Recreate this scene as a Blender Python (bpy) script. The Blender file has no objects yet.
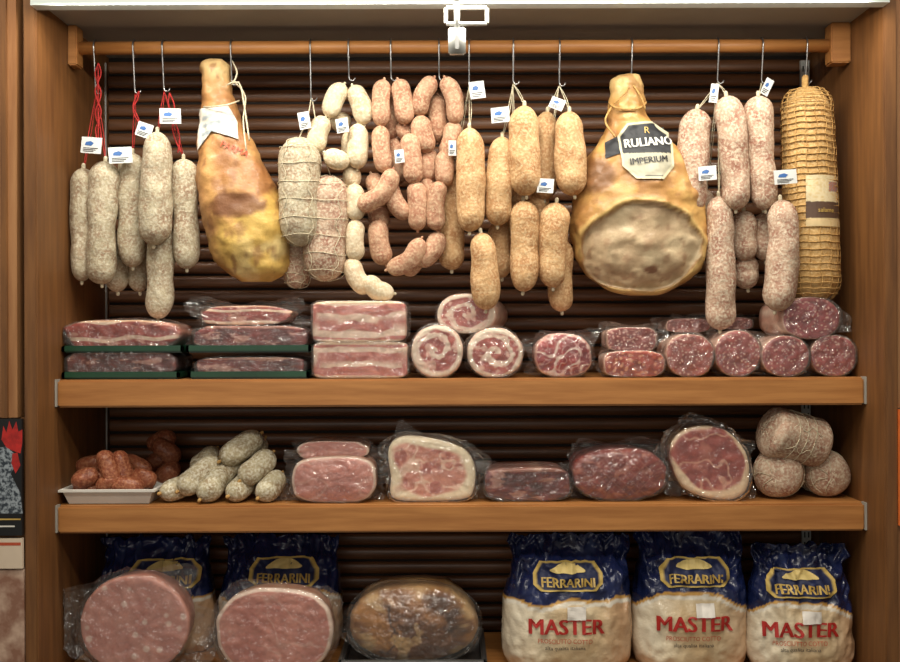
import bpy, math, random
from mathutils import Vector, noise
from mathutils.bvhtree import BVHTree
random.seed(7)
S=0.0022; D=2.3; ZC=1.5
SCN=bpy.context.scene
try:
    SCN.view_settings.view_transform='Standard'
except Exception: pass
def sc(y): return S*(D+y)/D
def W(px,py,y):
    k=sc(y); return Vector(((px-450)*k,y,ZC+(331-py)*k))
SH1=ZC-48*S; SH2=ZC-174*S; SH3=ZC-345*S
XL=(55-450)*S; XR=(866-450)*S; YB=.36; ZT=ZC+.70
def lin(c):
    return tuple(((v/255)/12.92 if v/255<=.04045 else ((v/255+.055)/1.055)**2.4) for v in c)
def mix(a,b,t):
    t=max(0,min(1,t)); return tuple(a[i]*(1-t)+b[i]*t for i in range(3))
def sst(a,b,x):
    t=max(0,min(1,(x-a)/(b-a))); return t*t*(3-2*t)
def nz(x,y,z=0): return noise.noise(Vector((x,y,z)))
def fr(x,y,z=0,o=3):
    s=0;a=1
    for i in range(o):
        s+=a*nz(x,y,z); x*=2.1;y*=2.1;z*=2.1;a*=.5
    return s
# ---------------- materials
def base_mat(name):
    m=bpy.data.materials.new(name); m.use_nodes=True
    nt=m.node_tree; b=nt.nodes['Principled BSDF']; return m,nt,b
def coords(nt,scale=(1,1,1)):
    tc=nt.nodes.new('ShaderNodeTexCoord'); oi=nt.nodes.new('ShaderNodeObjectInfo')
    mu=nt.nodes.new('ShaderNodeMath'); mu.operation='MULTIPLY'; mu.inputs[1].default_value=37.0
    nt.links.new(oi.outputs['Random'],mu.inputs[0])
    ad=nt.nodes.new('ShaderNodeVectorMath'); ad.operation='ADD'
    nt.links.new(tc.outputs['Object'],ad.inputs[0]); nt.links.new(mu.outputs[0],ad.inputs[1])
    mp=nt.nodes.new('ShaderNodeMapping'); mp.inputs['Scale'].default_value=scale
    nt.links.new(ad.outputs[0],mp.inputs[0]); return mp.outputs[0]
def noisen(nt,co,scale,detail=4,rough=.6):
    n=nt.nodes.new('ShaderNodeTexNoise'); n.inputs['Scale'].default_value=scale; n.inputs['Detail'].default_value=detail
    n.inputs['Roughness'].default_value=rough
    nt.links.new(co,n.inputs['Vector']); return n.outputs['Fac']
def ramp(nt,f,a,b,ca=(0,0,0),cb=(1,1,1)):
    r=nt.nodes.new('ShaderNodeValToRGB'); e=r.color_ramp.elements
    e[0].position=a; e[1].position=b; e[0].color=(*ca,1); e[1].color=(*cb,1)
    nt.links.new(f,r.inputs[0]); return r.outputs[0]
def mixn(nt,f,a,b,mode='MIX'):
    m=nt.nodes.new('ShaderNodeMix'); m.data_type='RGBA'; m.blend_type=mode
    if isinstance(f,(int,float)): m.inputs[0].default_value=f
    else: nt.links.new(f,m.inputs[0])
    for i,v in ((6,a),(7,b)):
        if isinstance(v,tuple): m.inputs[i].default_value=(*v,1)
        else: nt.links.new(v,m.inputs[i])
    return m.outputs[2]
def bumpn(nt,b,f,st,dist=.002,prev=None):
    n=nt.nodes.new('ShaderNodeBump'); n.inputs['Strength'].default_value=st; n.inputs['Distance'].default_value=dist
    nt.links.new(f,n.inputs['Height'])
    if prev: nt.links.new(prev,n.inputs['Normal'])
    nt.links.new(n.outputs[0],b.inputs['Normal']); return n.outputs[0]
def pm(name,col=None,col2=None,rough=.5,scale=8,stretch=(1,1,1),bump=0,bscale=80,metal=0,coat=0,lo=.35,hi=.65,spec=.5,bd=.002):
    m,nt,b=base_mat(name); co=coords(nt,stretch)
    if col is None:
        at=nt.nodes.new('ShaderNodeAttribute'); at.attribute_name='Col'
        f=noisen(nt,co,scale); r=ramp(nt,f,.3,.7,(.86,.86,.86),(1.1,1.1,1.1))
        c=mixn(nt,1.0,at.outputs['Color'],r,'MULTIPLY')
    else:
        f=noisen(nt,co,scale); r=ramp(nt,f,lo,hi); c=mixn(nt,r,lin(col),lin(col2 or col))
    nt.links.new(c,b.inputs['Base Color'])
    b.inputs['Roughness'].default_value=rough; b.inputs['Metallic'].default_value=metal
    b.inputs['Coat Weight'].default_value=coat; b.inputs['Coat Roughness'].default_value=.12
    b.inputs['Specular IOR Level'].default_value=spec
    if bump: bumpn(nt,b,noisen(nt,co,bscale),bump,bd)
    return m
def casing(name,a,b_,c,s=1.0,t1=(.40,.66),t2=(.44,.66),rough=.7):
    m,nt,b=base_mat(name); co=coords(nt)
    n1=noisen(nt,co,34*s,5); n2=noisen(nt,co,170*s,3,.55); n3=noisen(nt,co,9*s,2)
    x=mixn(nt,ramp(nt,n1,*t1),lin(a),lin(b_))
    x=mixn(nt,ramp(nt,n2,*t2),x,lin(c))
    x=mixn(nt,1.0,x,ramp(nt,n3,.3,.7,(.82,.82,.79),(1.06,1.06,1.06)),'MULTIPLY')
    nt.links.new(x,b.inputs['Base Color']); b.inputs['Roughness'].default_value=rough; b.inputs['Specular IOR Level'].default_value=.35
    q=bumpn(nt,b,noisen(nt,co,48,3),.6,.007); bumpn(nt,b,n2,.5,.002,q); return m
def film_mat():
    m=bpy.data.materials.new('plastic_film'); m.use_nodes=True; nt=m.node_tree
    for n in list(nt.nodes): nt.nodes.remove(n)
    out=nt.nodes.new('ShaderNodeOutputMaterial'); tr=nt.nodes.new('ShaderNodeBsdfTransparent'); tr.inputs[0].default_value=(.99,.99,.99,1)
    gl=nt.nodes.new('ShaderNodeBsdfGlossy'); gl.inputs['Roughness'].default_value=.12; gl.inputs[0].default_value=(1,1,1,1)
    df=nt.nodes.new('ShaderNodeBsdfDiffuse'); df.inputs[0].default_value=(.85,.85,.83,1)
    fz=nt.nodes.new('ShaderNodeFresnel'); fz.inputs[0].default_value=1.4
    ad=nt.nodes.new('ShaderNodeMath'); ad.operation='MULTIPLY_ADD'; ad.inputs[1].default_value=.6; ad.inputs[2].default_value=.06
    nt.links.new(fz.outputs[0],ad.inputs[0])
    m1=nt.nodes.new('ShaderNodeMixShader'); m2=nt.nodes.new('ShaderNodeMixShader'); m1.inputs[0].default_value=.045
    nt.links.new(tr.outputs[0],m1.inputs[1]); nt.links.new(df.outputs[0],m1.inputs[2])
    nt.links.new(ad.outputs[0],m2.inputs[0]); nt.links.new(m1.outputs[0],m2.inputs[1]); nt.links.new(gl.outputs[0],m2.inputs[2])
    co=coords(nt); f=noisen(nt,co,42,2); bp=nt.nodes.new('ShaderNodeBump'); bp.inputs['Strength'].default_value=1.0; bp.inputs['Distance'].default_value=.012
    nt.links.new(f,bp.inputs['Height']); nt.links.new(bp.outputs[0],gl.inputs['Normal'])
    nt.links.new(m2.outputs[0],out.inputs[0]); return m
FILM=film_mat()
VC=pm('meat_surface',rough=.42,scale=60,bump=.3,bscale=110,coat=.2)
VCR=pm('roast_crust',rough=.3,scale=50,bump=.7,bscale=55,coat=.5,bd=.005)
VCH=pm('ham_rind',rough=.52,scale=30,bump=.6,bscale=50,coat=.1,bd=.004)
VCB=pm('bag_print',rough=.26,scale=10,bump=.7,bscale=24,coat=.35,bd=.009)
VCP=pm('paper_print',rough=.6,scale=30)
SHELFW=pm('shelf_wood',(178,122,66),(154,100,50),.5,scale=5,stretch=(1,14,14),coat=.05)
SIDEW=pm('cabinet_wood',(122,80,40),(98,62,30),.55,scale=5,stretch=(12,12,1))
SLATW=pm('slat_wood',(126,84,54),(98,63,39),.42,scale=6,stretch=(1,16,16),coat=.1)
DARK=pm('dark_recess',(30,20,14),(24,16,11),.8)
WHITEP=pm('white_paint',(205,208,205),(190,193,190),.4)
CAPP=pm('clear_cap',(170,168,160),(150,148,140),.3)
CEILP=pm('grey_panel',(154,150,142),(142,139,132),.6,scale=2)
METAL=pm('steel',(160,160,160),(130,130,130),.3,metal=.9)
STRW=pm('string_white',(215,205,180),(180,170,140),.8,scale=200)
STRR=pm('string_red',(180,35,30),(135,25,25),.8,scale=200)
STRB=pm('string_tan',(196,158,96),(160,120,66),.8,scale=200)
TAGW=pm('tag_card',(222,224,222),(206,210,210),.5)
TAGB=pm('tag_blue',(66,112,176),(56,96,156),.5)
INKK=pm('ink_dark',(30,30,34),(40,40,44),.5)
INKR=pm('ink_red',(178,40,34),(165,36,30),.5)
INKRF=pm('ink_faded_red',(186,84,52),(176,70,44),.5)
INKG=pm('ink_gold',(205,175,95),(185,150,75),.4)
INKW=pm('ink_white',(228,226,218),(215,213,205),.5)
FOAM=pm('foam_tray',(220,216,208),(208,204,196),.6)
GREEN=pm('green_tray',(22,66,44),(16,52,34),.35)
C_WHITE=casing('casing_white_mold',(182,170,144),(150,122,98),(204,196,174))
C_TAN=casing('casing_tan',(198,158,112),(172,124,82),(216,184,142))
C_PINKW=casing('casing_pink_mold',(188,158,136),(150,104,86),(212,196,174))
C_GOLD=casing('casing_golden',(200,162,104),(176,134,78),(214,182,130))
C_DWHITE=casing('casing_cream_link',(214,196,166),(196,168,134),(228,216,190))
C_DPINK=casing('casing_tan_link',(190,146,118),(162,110,86),(208,176,146))
C_RED=casing('casing_red_link',(150,86,60),(122,62,44),(178,118,86),rough=.35)
C_GREENW=casing('casing_chalk_mold',(186,174,144),(142,120,90),(216,210,190))
# ---------------- mesh helpers
class M:
    def __init__(s): s.v=[];s.f=[];s.c=[]
    def add(s,v,f,c=None):
        o=len(s.v); s.v+=[Vector(p) for p in v]; s.f+=[tuple(i+o for i in q) for q in f]
        if c: s.c+=list(c)
        return o
    def build(s,name,mat,parent=None,smooth=True):
        lo=[min(p[i] for p in s.v) for i in range(3)]; hi=[max(p[i] for p in s.v) for i in range(3)]
        c=Vector([(lo[i]+hi[i])/2 for i in range(3)])
        me=bpy.data.meshes.new(name); me.from_pydata([tuple(p-c) for p in s.v],[],s.f)
        if s.c and len(s.c)==len(s.v):
            at=me.color_attributes.new('Col','FLOAT_COLOR','POINT')
            fl=[]
            for q in s.c: l=lin(q); fl+=[l[0],l[1],l[2],1.0]
            at.data.foreach_set('color',fl)
        me.materials.append(mat)
        if smooth: me.polygons.foreach_set('use_smooth',[True]*len(me.polygons))
        me.update()
        ob=bpy.data.objects.new(name,me); SCN.collection.objects.link(ob); ob.location=c
        if parent: ob.parent=parent; ob.location=c-parent.location
        return ob
def group(name,loc):
    e=bpy.data.objects.new(name,None); e.empty_display_size=.05; e.location=loc; SCN.collection.objects.link(e); return e
def boxm(m,x0,x1,y0,y1,z0,z1,b=0):
    if b<=0:
        v=[(x,y,z) for x in(x0,x1) for y in(y0,y1) for z in(z0,z1)]
        m.add(v,[(0,1,3,2),(4,6,7,5),(0,4,5,1),(2,3,7,6),(0,2,6,4),(1,5,7,3)]); return
    import bmesh
    bm=bmesh.new(); bmesh.ops.create_cube(bm,size=1)
    for q in bm.verts: q.co=Vector(((x0+x1)/2+q.co.x*(x1-x0),(y0+y1)/2+q.co.y*(y1-y0),(z0+z1)/2+q.co.z*(z1-z0)))
    bmesh.ops.bevel(bm,geom=bm.edges[:],offset=b,segments=2,affect='EDGES')
    bm.verts.index_update(); m.add([q.co.copy() for q in bm.verts],[[w.index for w in f.verts] for f in bm.faces]); bm.free()
def box(name,x0,x1,y0,y1,z0,z1,mat,parent=None,b=0):
    m=M(); boxm(m,x0,x1,y0,y1,z0,z1,b); return m.build(name,mat,parent,False)
def cat(p,t):
    n=len(p)-1; t=max(0,min(n-1e-6,t*n)); i=int(t); f=t-i
    a=p[max(0,i-1)];b=p[i];c=p[i+1];d=p[min(n,i+2)]
    return [0.5*((2*b[k])+(-a[k]+c[k])*f+(2*a[k]-5*b[k]+4*c[k]-d[k])*f*f+(-a[k]+3*b[k]-3*c[k]+d[k])*f**3) for k in range(len(b))]
def tube(m,pts,R,segs=20,rows=28,e=None,lump=0.03,col=None,prof=None,smooth=True):
    dense=[Vector(cat(pts,i/60)) for i in range(61)] if smooth else [Vector(p) for p in pts]
    L=[0]
    for i in range(1,len(dense)): L.append(L[-1]+(dense[i]-dense[i-1]).length)
    T=L[-1]
    def at(s):
        s=max(0,min(T,s))
        for i in range(1,len(L)):
            if s<=L[i] or i==len(L)-1:
                d=L[i]-L[i-1]; f=(s-L[i-1])/d if d>0 else 0
                return dense[i-1].lerp(dense[i],f),(dense[i]-dense[i-1]).normalized()
    if e is None: e=min(R*1.15,T*.45)
    ss=[]
    if e>0:
        for i in range(7): ss.append(e*(1-math.cos(math.pi/2*i/6)))
        for i in range(1,rows): ss.append(e+(T-2*e)*i/rows)
        for i in range(7): ss.append(T-e+e*math.sin(math.pi/2*i/6))
    else: ss=[T*i/rows for i in range(rows+1)]
    sd=random.uniform(0,90); vs=[];fs=[];N=None
    for s in ss:
        p,t=at(s)
        if N is None:
            N=Vector((0,-1,0)) if abs(t.y)<.8 else Vector((1,0,0))
        N=(N-t*N.dot(t)).normalized(); B=t.cross(N)
        d=min(s,T-s)
        r=R*(math.sqrt(max(0,1-(1-min(1,d/e))**2)) if e>0 else 1)
        if prof: r*=prof(s/T)
        r=max(r,R*.02)
        for k in range(segs):
            a=2*math.pi*k/segs
            q=N*math.cos(a)+B*math.sin(a)
            rr=r*(1+lump*nz(p.x*22+q.x*1.2+sd,p.z*22+q.z*1.2,p.y*22+q.y*1.2)*1.6)
            vs.append(p+q*rr)
    n=len(ss)
    for i in range(n-1):
        for k in range(segs):
            k2=(k+1)%segs; fs.append((i*segs+k,i*segs+k2,(i+1)*segs+k2,(i+1)*segs+k))
    fs.append(tuple(range(segs))[::-1]); fs.append(tuple((n-1)*segs+k for k in range(segs)))
    m.add(vs,fs,[col]*len(vs) if col else None)
def cord(m,pts,r=.0012,segs=6,rows=None):
    tube(m,pts,r,segs=segs,rows=rows or 12,e=0,lump=0)
def outline_se(n,segs,wob,seed):
    o=[]
    for k in range(segs):
        a=2*math.pi*k/segs; c,s=math.cos(a),math.sin(a)
        x=math.copysign(abs(c)**(2/n),c); z=math.copysign(abs(s)**(2/n),s)
        g=1+wob*fr(c*1.6+seed,s*1.6,seed,2)
        o.append((x*g,z*g))
    return o
def outline_pts(pts,segs):
    n=len(pts); o=[]
    for k in range(segs):
        t=k/segs*n; i=int(t); f=t-i
        a,b,c,d=[pts[(i+j)%n] for j in(-1,0,1,2)]
        o.append(tuple(0.5*((2*b[j])+(-a[j]+c[j])*f+(2*a[j]-5*b[j]+4*c[j]-d[j])*f*f+(-a[j]+3*b[j]-3*c[j]+d[j])*f**3) for j in(0,1)))
    return o
def norm_pts(pts,segs):
    o=outline_pts(pts,segs); xs=[p[0] for p in o]; ys=[p[1] for p in o]
    cx=(min(xs)+max(xs))/2; cy=(min(ys)+max(ys))/2; w=max(xs)-min(xs); h=max(ys)-min(ys)
    return [((p[0]-cx)/(w/2),(cy-p[1])/(h/2)) for p in o],cx,cy,w,h
def piece(name,cx,cy,w,h,yf,depth,colfn,n=2.4,wob=.05,rings=26,segs=96,rest=None,rot=0,edge=.14,taper=.94,pts=None,mat=None,parent=None,bump=.0015,yaw=0,bulge=0):
    seed=random.uniform(0,50); k=sc(yf)
    if pts: o,cx,cy,w,h=norm_pts(pts,segs)
    else: o=outline_se(n,segs,wob,seed)
    C=W(cx,cy,yf); hw=w/2*k; hh=h/2*k; ea=edge*min(hw,hh)
    cr,sr=math.cos(math.radians(rot)),math.sin(math.radians(rot))
    st=[]
    for i in range(1,rings+1): st.append(((1-edge)*i/rings,0,'face'))
    for j in range(1,5):
        a=math.pi/2*j/4; st.append((1-edge+edge*math.sin(a),ea*(1-math.cos(a)),'face' if j<2 else 'rim'))
    for j in range(1,7): st.append((1-(1-taper)*(j/6)**2,ea+(depth-ea)*j/6,'side'))
    st.append((taper*.9,depth+.004,'side'))
    vs=[C+Vector((0,-bulge,0))]; cs=[colfn(0,0,0,'face',seed,w/2,h/2)]
    for f,dy,part in st:
        for (ox,oz) in o:
            u=ox*f; v=oz*f
            X=u*hw; Z=v*hh; x=X*cr-Z*sr; z=X*sr+Z*cr
            y=dy+bump*fr(X*60+seed,Z*60,dy*30,2)
            if part!='side': y-=bulge*(1-f*f)
            if part=='side': g=1+.03*nz(ox*2+seed,oz*2,dy*30); x*=g;z*=g
            vs.append(C+Vector((x+yaw*dy,y,z))); cs.append(colfn(u if part!='side' else ox,v if part!='side' else oz,f if part!='side' else 1.0+dy,part,seed,w/2,h/2))
    fs=[(0,1+k_,1+(k_+1)%segs)[::1] for k_ in range(segs)]
    nr=len(st)
    for i in range(nr-1):
        for k_ in range(segs):
            k2=(k_+1)%segs; a=1+i*segs
            fs.append((a+k_,a+segs+k_,a+segs+k2,a+k2))
    fs.append(tuple(1+(nr-1)*segs+k_ for k_ in range(segs)))
    d=0
    if rest is not None:
        mz=min(p.z for p in vs); d=rest-mz
        for p in vs: p.z+=d
    m=M(); m.add(vs,fs,cs); ob=m.build(name,mat or VC,parent); ob['dz']=d; return ob
def film(cx,cy,w,h,yf,depth,ear=.35,parent=None,rest=None,n=3,dz=0,pts=None,bulge=0):
    seed=random.uniform(0,50); k=sc(yf); segs=100
    if pts: o,cx,cy,w,h=norm_pts(pts,segs)
    else: o=outline_se(n,segs,.04,seed)
    C=W(cx,cy,yf)+Vector((0,0,dz)); hw=w/2*k; hh=h/2*k
    vs=[C+Vector((0,-.004-bulge,0))]; nr=28
    for i in range(1,nr+1):
        for s,(ox,oz) in enumerate(o):
            a=math.atan2(oz,ox); ca,sa=math.cos(a),math.sin(a)
            er=ear*(.18+1.9*max(0,nz(ca*1.8+seed,sa*1.8,seed)+.12)+.35*abs(nz(ca*7+seed,sa*7,3)))*(0.25+.75*abs(ca))
            if i<=14: f=1.03*i/14; dy=-.004-bulge*(1-min(1,f)**2)
            elif i<=18: q=(i-14)/4; f=1.03+.04*q; dy=-.004+(depth*.4)*q
            else: q=(i-18)/10; f=1.07; dy=-.004+depth*.4-.012*q
            cr=.003 if i<=14 else .009
            x=ox*hw*f; z=oz*hh*f
            if i>18:
                L=er*q*(hw*.5+.02); x+=ca*L*1.1; z+=sa*L*.8
            y=dy+cr*(fr(x*70+seed,z*70,seed,2)) - (cr if i<=14 else 0)*.5
            y-=.003*max(0,nz(a*6+seed,seed,1))*sst(.55,1.0,min(1,f))
            p=C+Vector((x,y,z))
            if rest is not None and p.z<rest+.0012: p.z=rest+.0012+.001*abs(nz(x*50,i))
            p.x=max(XL+.003,min(XR-.003,p.x))
            vs.append(p)
    fs=[(0,1+s,1+(s+1)%segs) for s in range(segs)]
    for i in range(nr-1):
        for s in range(segs):
            s2=(s+1)%segs; a=1+i*segs; fs.append((a+s,a+segs+s,a+segs+s2,a+s2))
    m=M(); m.add(vs,fs); return m.build('film',FILM,parent)
def loft(name,secs,yc,colfn,segs=80,rows=110,n=2.2,amp=.002,ns=18,mat=None,parent=None,extra=None):
    seed=random.uniform(0,40); vs=[];cs=[];fs=[]
    for i in range(rows+1):
        s=cat(secs,i/rows); py,xl,xr,d=s[:4]; yo=s[4] if len(s)>4 else 0
        hw=(xr-xl)/2; xm=(xl+xr)/2
        for j in range(segs):
            a=2*math.pi*j/segs; c,q=math.cos(a),math.sin(a)
            u=math.copysign(abs(c)**(2/n),c); f=math.copysign(abs(q)**(2/n),q)
            p=W(xm+u*hw,py,yc); p.y=yc+yo-f*d
            g=amp*fr(p.x*ns+seed,p.z*ns,p.y*ns,3)
            p+=Vector((u,-f,0))*g
            if extra: p+=extra(xm+u*hw,py,u,f)
            vs.append(p); cs.append(colfn(xm+u*hw,py,u,f,seed))
    for i in range(rows):
        for j in range(segs):
            j2=(j+1)%segs; fs.append((i*segs+j,i*segs+j2,(i+1)*segs+j2,(i+1)*segs+j))
    fs.append(tuple(range(segs))[::-1]); fs.append(tuple(rows*segs+j for j in range(segs)))
    m=M(); m.add(vs,fs,cs); ob=m.build(name,mat or VCH,parent)
    return ob,BVHTree.FromPolygons([tuple(p) for p in vs],fs)
def ray(bvh,x,z,fb):
    h=bvh.ray_cast(Vector((x,-1,z)),Vector((0,1,0)))
    return h[0].y if h[0] else fb
def patch(name,pts,y,colfn,bvh,off=.0018,mat=None,parent=None,poly=False,rings=14,segs=96):
    if poly:
        n=len(pts); o=[]
        for k_ in range(segs):
            t=k_/segs*n; i=int(t); f=t-i; a=pts[i]; b=pts[(i+1)%n]; o.append((a[0]*(1-f)+b[0]*f,a[1]*(1-f)+b[1]*f))
    else: o=outline_pts(pts,segs)
    cx=sum(p[0] for p in o)/segs; cy=sum(p[1] for p in o)/segs
    vs=[];cs=[]
    def add(px,py,f):
        p=W(px,py,y); p.y=ray(bvh,p.x,p.z,y)-off; vs.append(p); cs.append(colfn(px,py,f))
    add(cx,cy,0)
    for i in range(1,rings+1):
        for (a,b) in o: f=i/rings; add(cx+(a-cx)*f,cy+(b-cy)*f,f)
    fs=[(0,1+s,1+(s+1)%segs) for s in range(segs)]
    for i in range(rings-1):
        for s in range(segs):
            s2=(s+1)%segs; a=1+i*segs; fs.append((a+s,a+segs+s,a+segs+s2,a+s2))
    m=M(); m.add(vs,fs,cs); return m.build(name,mat or VCP,parent)
def text(s,cx,cy,hpx,y,mat,bvh=None,off=.003,rot=0,sx=1,parent=None,name='lettering',bold=0.0):
    cu=bpy.data.curves.new('t','FONT'); cu.body=s; cu.size=1; cu.align_x='CENTER'; cu.resolution_u=3
    ob=bpy.data.objects.new('t',cu); SCN.collection.objects.link(ob); bpy.context.view_layer.update()
    me=bpy.data.meshes.new_from_object(ob.evaluated_get(bpy.context.evaluated_depsgraph_get()))
    v=[q.co.copy() for q in me.vertices]; f=[tuple(p.vertices) for p in me.polygons]
    bpy.data.objects.remove(ob); bpy.data.meshes.remove(me); bpy.data.curves.remove(cu)
    k=sc(y); C=W(cx,cy,y); cr,sr=math.cos(math.radians(rot)),math.sin(math.radians(rot)); m=M()
    g=hpx/.72
    shifts=[0] if not bold else [-bold,0,bold]
    for jj,sh in enumerate(shifts):
        vs=[]
        for q in v:
            X=(q.x*g*sx+sh)*k; Z=(q.y-.35)*g*k; x=C.x+X*cr-Z*sr; z=C.z+X*sr+Z*cr
            vs.append(Vector((x,(ray(bvh,x,z,y) if bvh else y)-off-.0002*jj,z)))
        m.add(vs,f)
    return m.build(name,mat,parent,False)
# ---------------- room + cabinet
floor=box('floor',-2.6,2.6,-3.4,.6,-.05,0,pm('floor_tile',(150,138,122),(130,120,106),.4,scale=2))
box('wall_back',-2.6,2.6,.46,.56,0,3.0,pm('plaster',(188,178,160),(176,166,150),.8))
cab=group('display_cabinet',Vector(((XL+XR)/2,.13,ZC)))
for nm,a,b in(('side_left',XL-.028,XL),('side_right',XR,XR+.028)):
    box(nm,a,b,-.10,.44,0,ZT+.06,SIDEW,cab,b=.003)
box('base',XL,XR,-.05,.42,0,SH3-.07,SIDEW,cab)
box('top_panel',XL,XR,-.10,.43,ZT,ZT+.05,CEILP,cab)
box('back_board',XL,XR,YB+.010,YB+.04,SH3-.06,ZT,DARK,cab)
m=M(); per=.0365; z=SH3+.01
while z<ZT-.01:
    pr=[]
    for j in range(11):
        a=-math.pi/2+math.pi*j/10; c_=max(0,math.cos(a)); pr.append((YB+.010-.011*c_**.6, z+.0152*math.sin(a)))
    vs=[(x,p[0],p[1]) for x in(XL+.002,XR-.002) for p in pr]
    m.add(vs,[(j,j+11,j+12,j+1) for j in range(10)]); z+=per
m.build('slats',SLATW,cab)
for i,zt in enumerate((SH1,SH2,SH3)):
    sh=group('shelf',Vector(((XL+XR)/2,.17,zt-.03)))
    box('board',XL+.001,XR-.001,.022,YB-.025,zt-.025,zt,SHELFW,sh)
    box('front_lip',XL+.004,XR-.004,0,.022,zt-.060,zt,SHELFW,sh,b=.004)
    for s,x in((0,XL),(1,XR)):
        box('end_cap',x+.0003 if s==0 else x-.0040,x+.0040 if s==0 else x-.0003,-.003,.02,zt-.058,zt+.002,CAPP,sh)
for px in(103,805):
    g=group('shelf_standard',W(px,331,.34)); x=W(px,0,.345).x
    m=M(); boxm(m,x-.011,x+.011,.338,.346,SH3,ZT-.02); m.build('rail',WHITEP,g,False)
    m=M(); z=SH3+.01
    while z<ZT-.04:
        for d in(-.005,.005): boxm(m,x+d-.0016,x+d+.0016,.3368,.339,z,z+.014)
        z+=.025
    m.build('slots',INKK,g,False)
RY=.10; rail=group('hanging_rail',W(453,47,RY))
m=M(); tube(m,[Vector((XL+.012,RY,W(0,47,RY).z)),W(450,47,RY),Vector((XR-.012,RY,W(0,47,RY).z))],.0148,segs=24,rows=6,e=0,lump=0); m.build('rod',SHELFW,rail)
for a,b in((XL+.0005,W(81,0,RY).x),(W(829,0,RY).x,XR-.0005)):
    box('mount_block',a,b,RY-.022,RY+.022,W(0,66,RY).z,W(0,26,RY).z,SHELFW,rail,b=.003)
box('trim_1',XL+.002,XR-.002,-.135,-.10,ZC+.678,ZC+.74,pm('light_bar',(200,210,208),(198,208,206),.35))
br=group('steel_hanger_bracket',W(468,20,-.05))
yb=-.14
m=M()
k=[W(447,8,yb),W(488,8,yb),W(488,24,yb),W(447,24,yb),W(447,8,yb)]
for a,b in zip(k,k[1:]): tube(m,[a,(a+b)/2,b],.0045,segs=10,rows=3,e=.002,lump=0)
p0=W(458,24,yb)
boxm(m,p0.x-.018,p0.x+.018,yb-.008,yb+.012,W(0,54,yb).z,W(0,28,yb).z,.003)
boxm(m,p0.x-.006,p0.x+.006,yb-.005,yb+.010,W(0,30,yb).z,W(0,0,yb).z,.002)
m.build('bracket',pm('bracket_white',(164,164,160),(148,148,144),.35,metal=.3),br)
m=M(); boxm(m,p0.x-.004,p0.x+.004,yb-.0100,yb-.006,W(0,50,yb).z,W(0,36,yb).z); m.build('bracket_slot',METAL,br,False)
yp=-.10
lg=group('wood_column',W(5,200,yp))
a=W(17,0,yp).x; z415=W(0,416,yp).z
box('panel',a-.5,a,yp,.40,z415,2.5,pm('door_wood',(164,118,76),(140,94,56),.5,scale=4,stretch=(14,14,1)),lg)
box('groove',a,XL-.0285,yp+.04,.40,z415,2.5,DARK,lg)
box('moulding',a-.030,a-.018,yp-.008,yp,z415,2.5,SIDEW,lg)
a2=W(24,0,yp-.0).x-.001
po=group('rooster_poster',W(2,475,yp-.01))
pz0=W(0,533,yp).z; pz1=W(0,417,yp).z
box('sheet',a2-.30,a2,yp-.012,yp-.002,pz0,pz1,pm('poster_black',(24,26,28),(18,18,20),.4),po)
def flat(name,pts,y,mat,parent):
    m=M(); m.add([W(a,b,y) for a,b in pts],[tuple(range(len(pts)))]); return m.build(name,mat,parent,False)
CR=pm('comb_red',(196,40,34),(150,28,26),.5,scale=60); FG=pm('feather_grey',(150,160,168),(40,50,60),.6,scale=120,lo=.42,hi=.58)
flat('comb',[(1,438),(3,424),(6,431),(9,419),(12,428),(16,420),(18,430),(22,428),(22,441),(20,452),(12,449),(6,446)],yp-.0125,CR,po)
flat('wattle',[(12,452),(17,451),(20,464),(15,472),(11,462)],yp-.0126,CR,po)
flat('head',[(-4,446),(6,445),(14,452),(14,466),(8,476),(-6,470)],yp-.0124,FG,po)
flat('neck_feathers',[(-8,470),(10,472),(20,492),(22,512),(-8,512)],yp-.0123,FG,po)
flat('caption',[(-8,517),(20,517),(20,518.5),(-8,518.5)],yp-.0125,INKG,po)
flat('caption_2',[(-8,524),(14,524),(14,525.5),(-8,525.5)],yp-.0125,INKW,po)
sg=group('paper_sign',W(5,550,yp-.01))
box('sheet',a2-.3,a2,yp-.010,yp-.002,W(0,566,yp).z,W(0,536,yp).z,pm('sign_paper',(216,198,176),(204,186,164),.6),sg)
flat('red_line',[(-8,541),(20,541),(20,544),(-8,544)],yp-.0105,INKRF,sg)
box('marble_panel',a2-.5,a2,yp-.004,.4,0,W(0,568,yp).z,pm('marble',(196,168,148),(140,102,84),.3,scale=14,lo=.4,hi=.6))
box('column_core',a2-.5,a2,yp+.02,.4,W(0,567.5,yp).z,z415-.001,SIDEW,lg)
rg=group('wood_column',W(898,200,yp)); a=XR+.03
box('panel',a+.001,a+.5,yp+.01,.40,W(0,410,yp).z,2.5,bpy.data.materials['door_wood'],rg)
box('lower_panel',a+.001,a+.5,yp+.01,.40,0,W(0,528,yp).z,bpy.data.materials['door_wood'],rg)
box('orange_sign',a-.003,a+.3,yp-.004,yp+.008,W(0,527,yp).z,W(0,411,yp).z,pm('orange_paper',(226,116,48),(206,90,36),.5))
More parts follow.
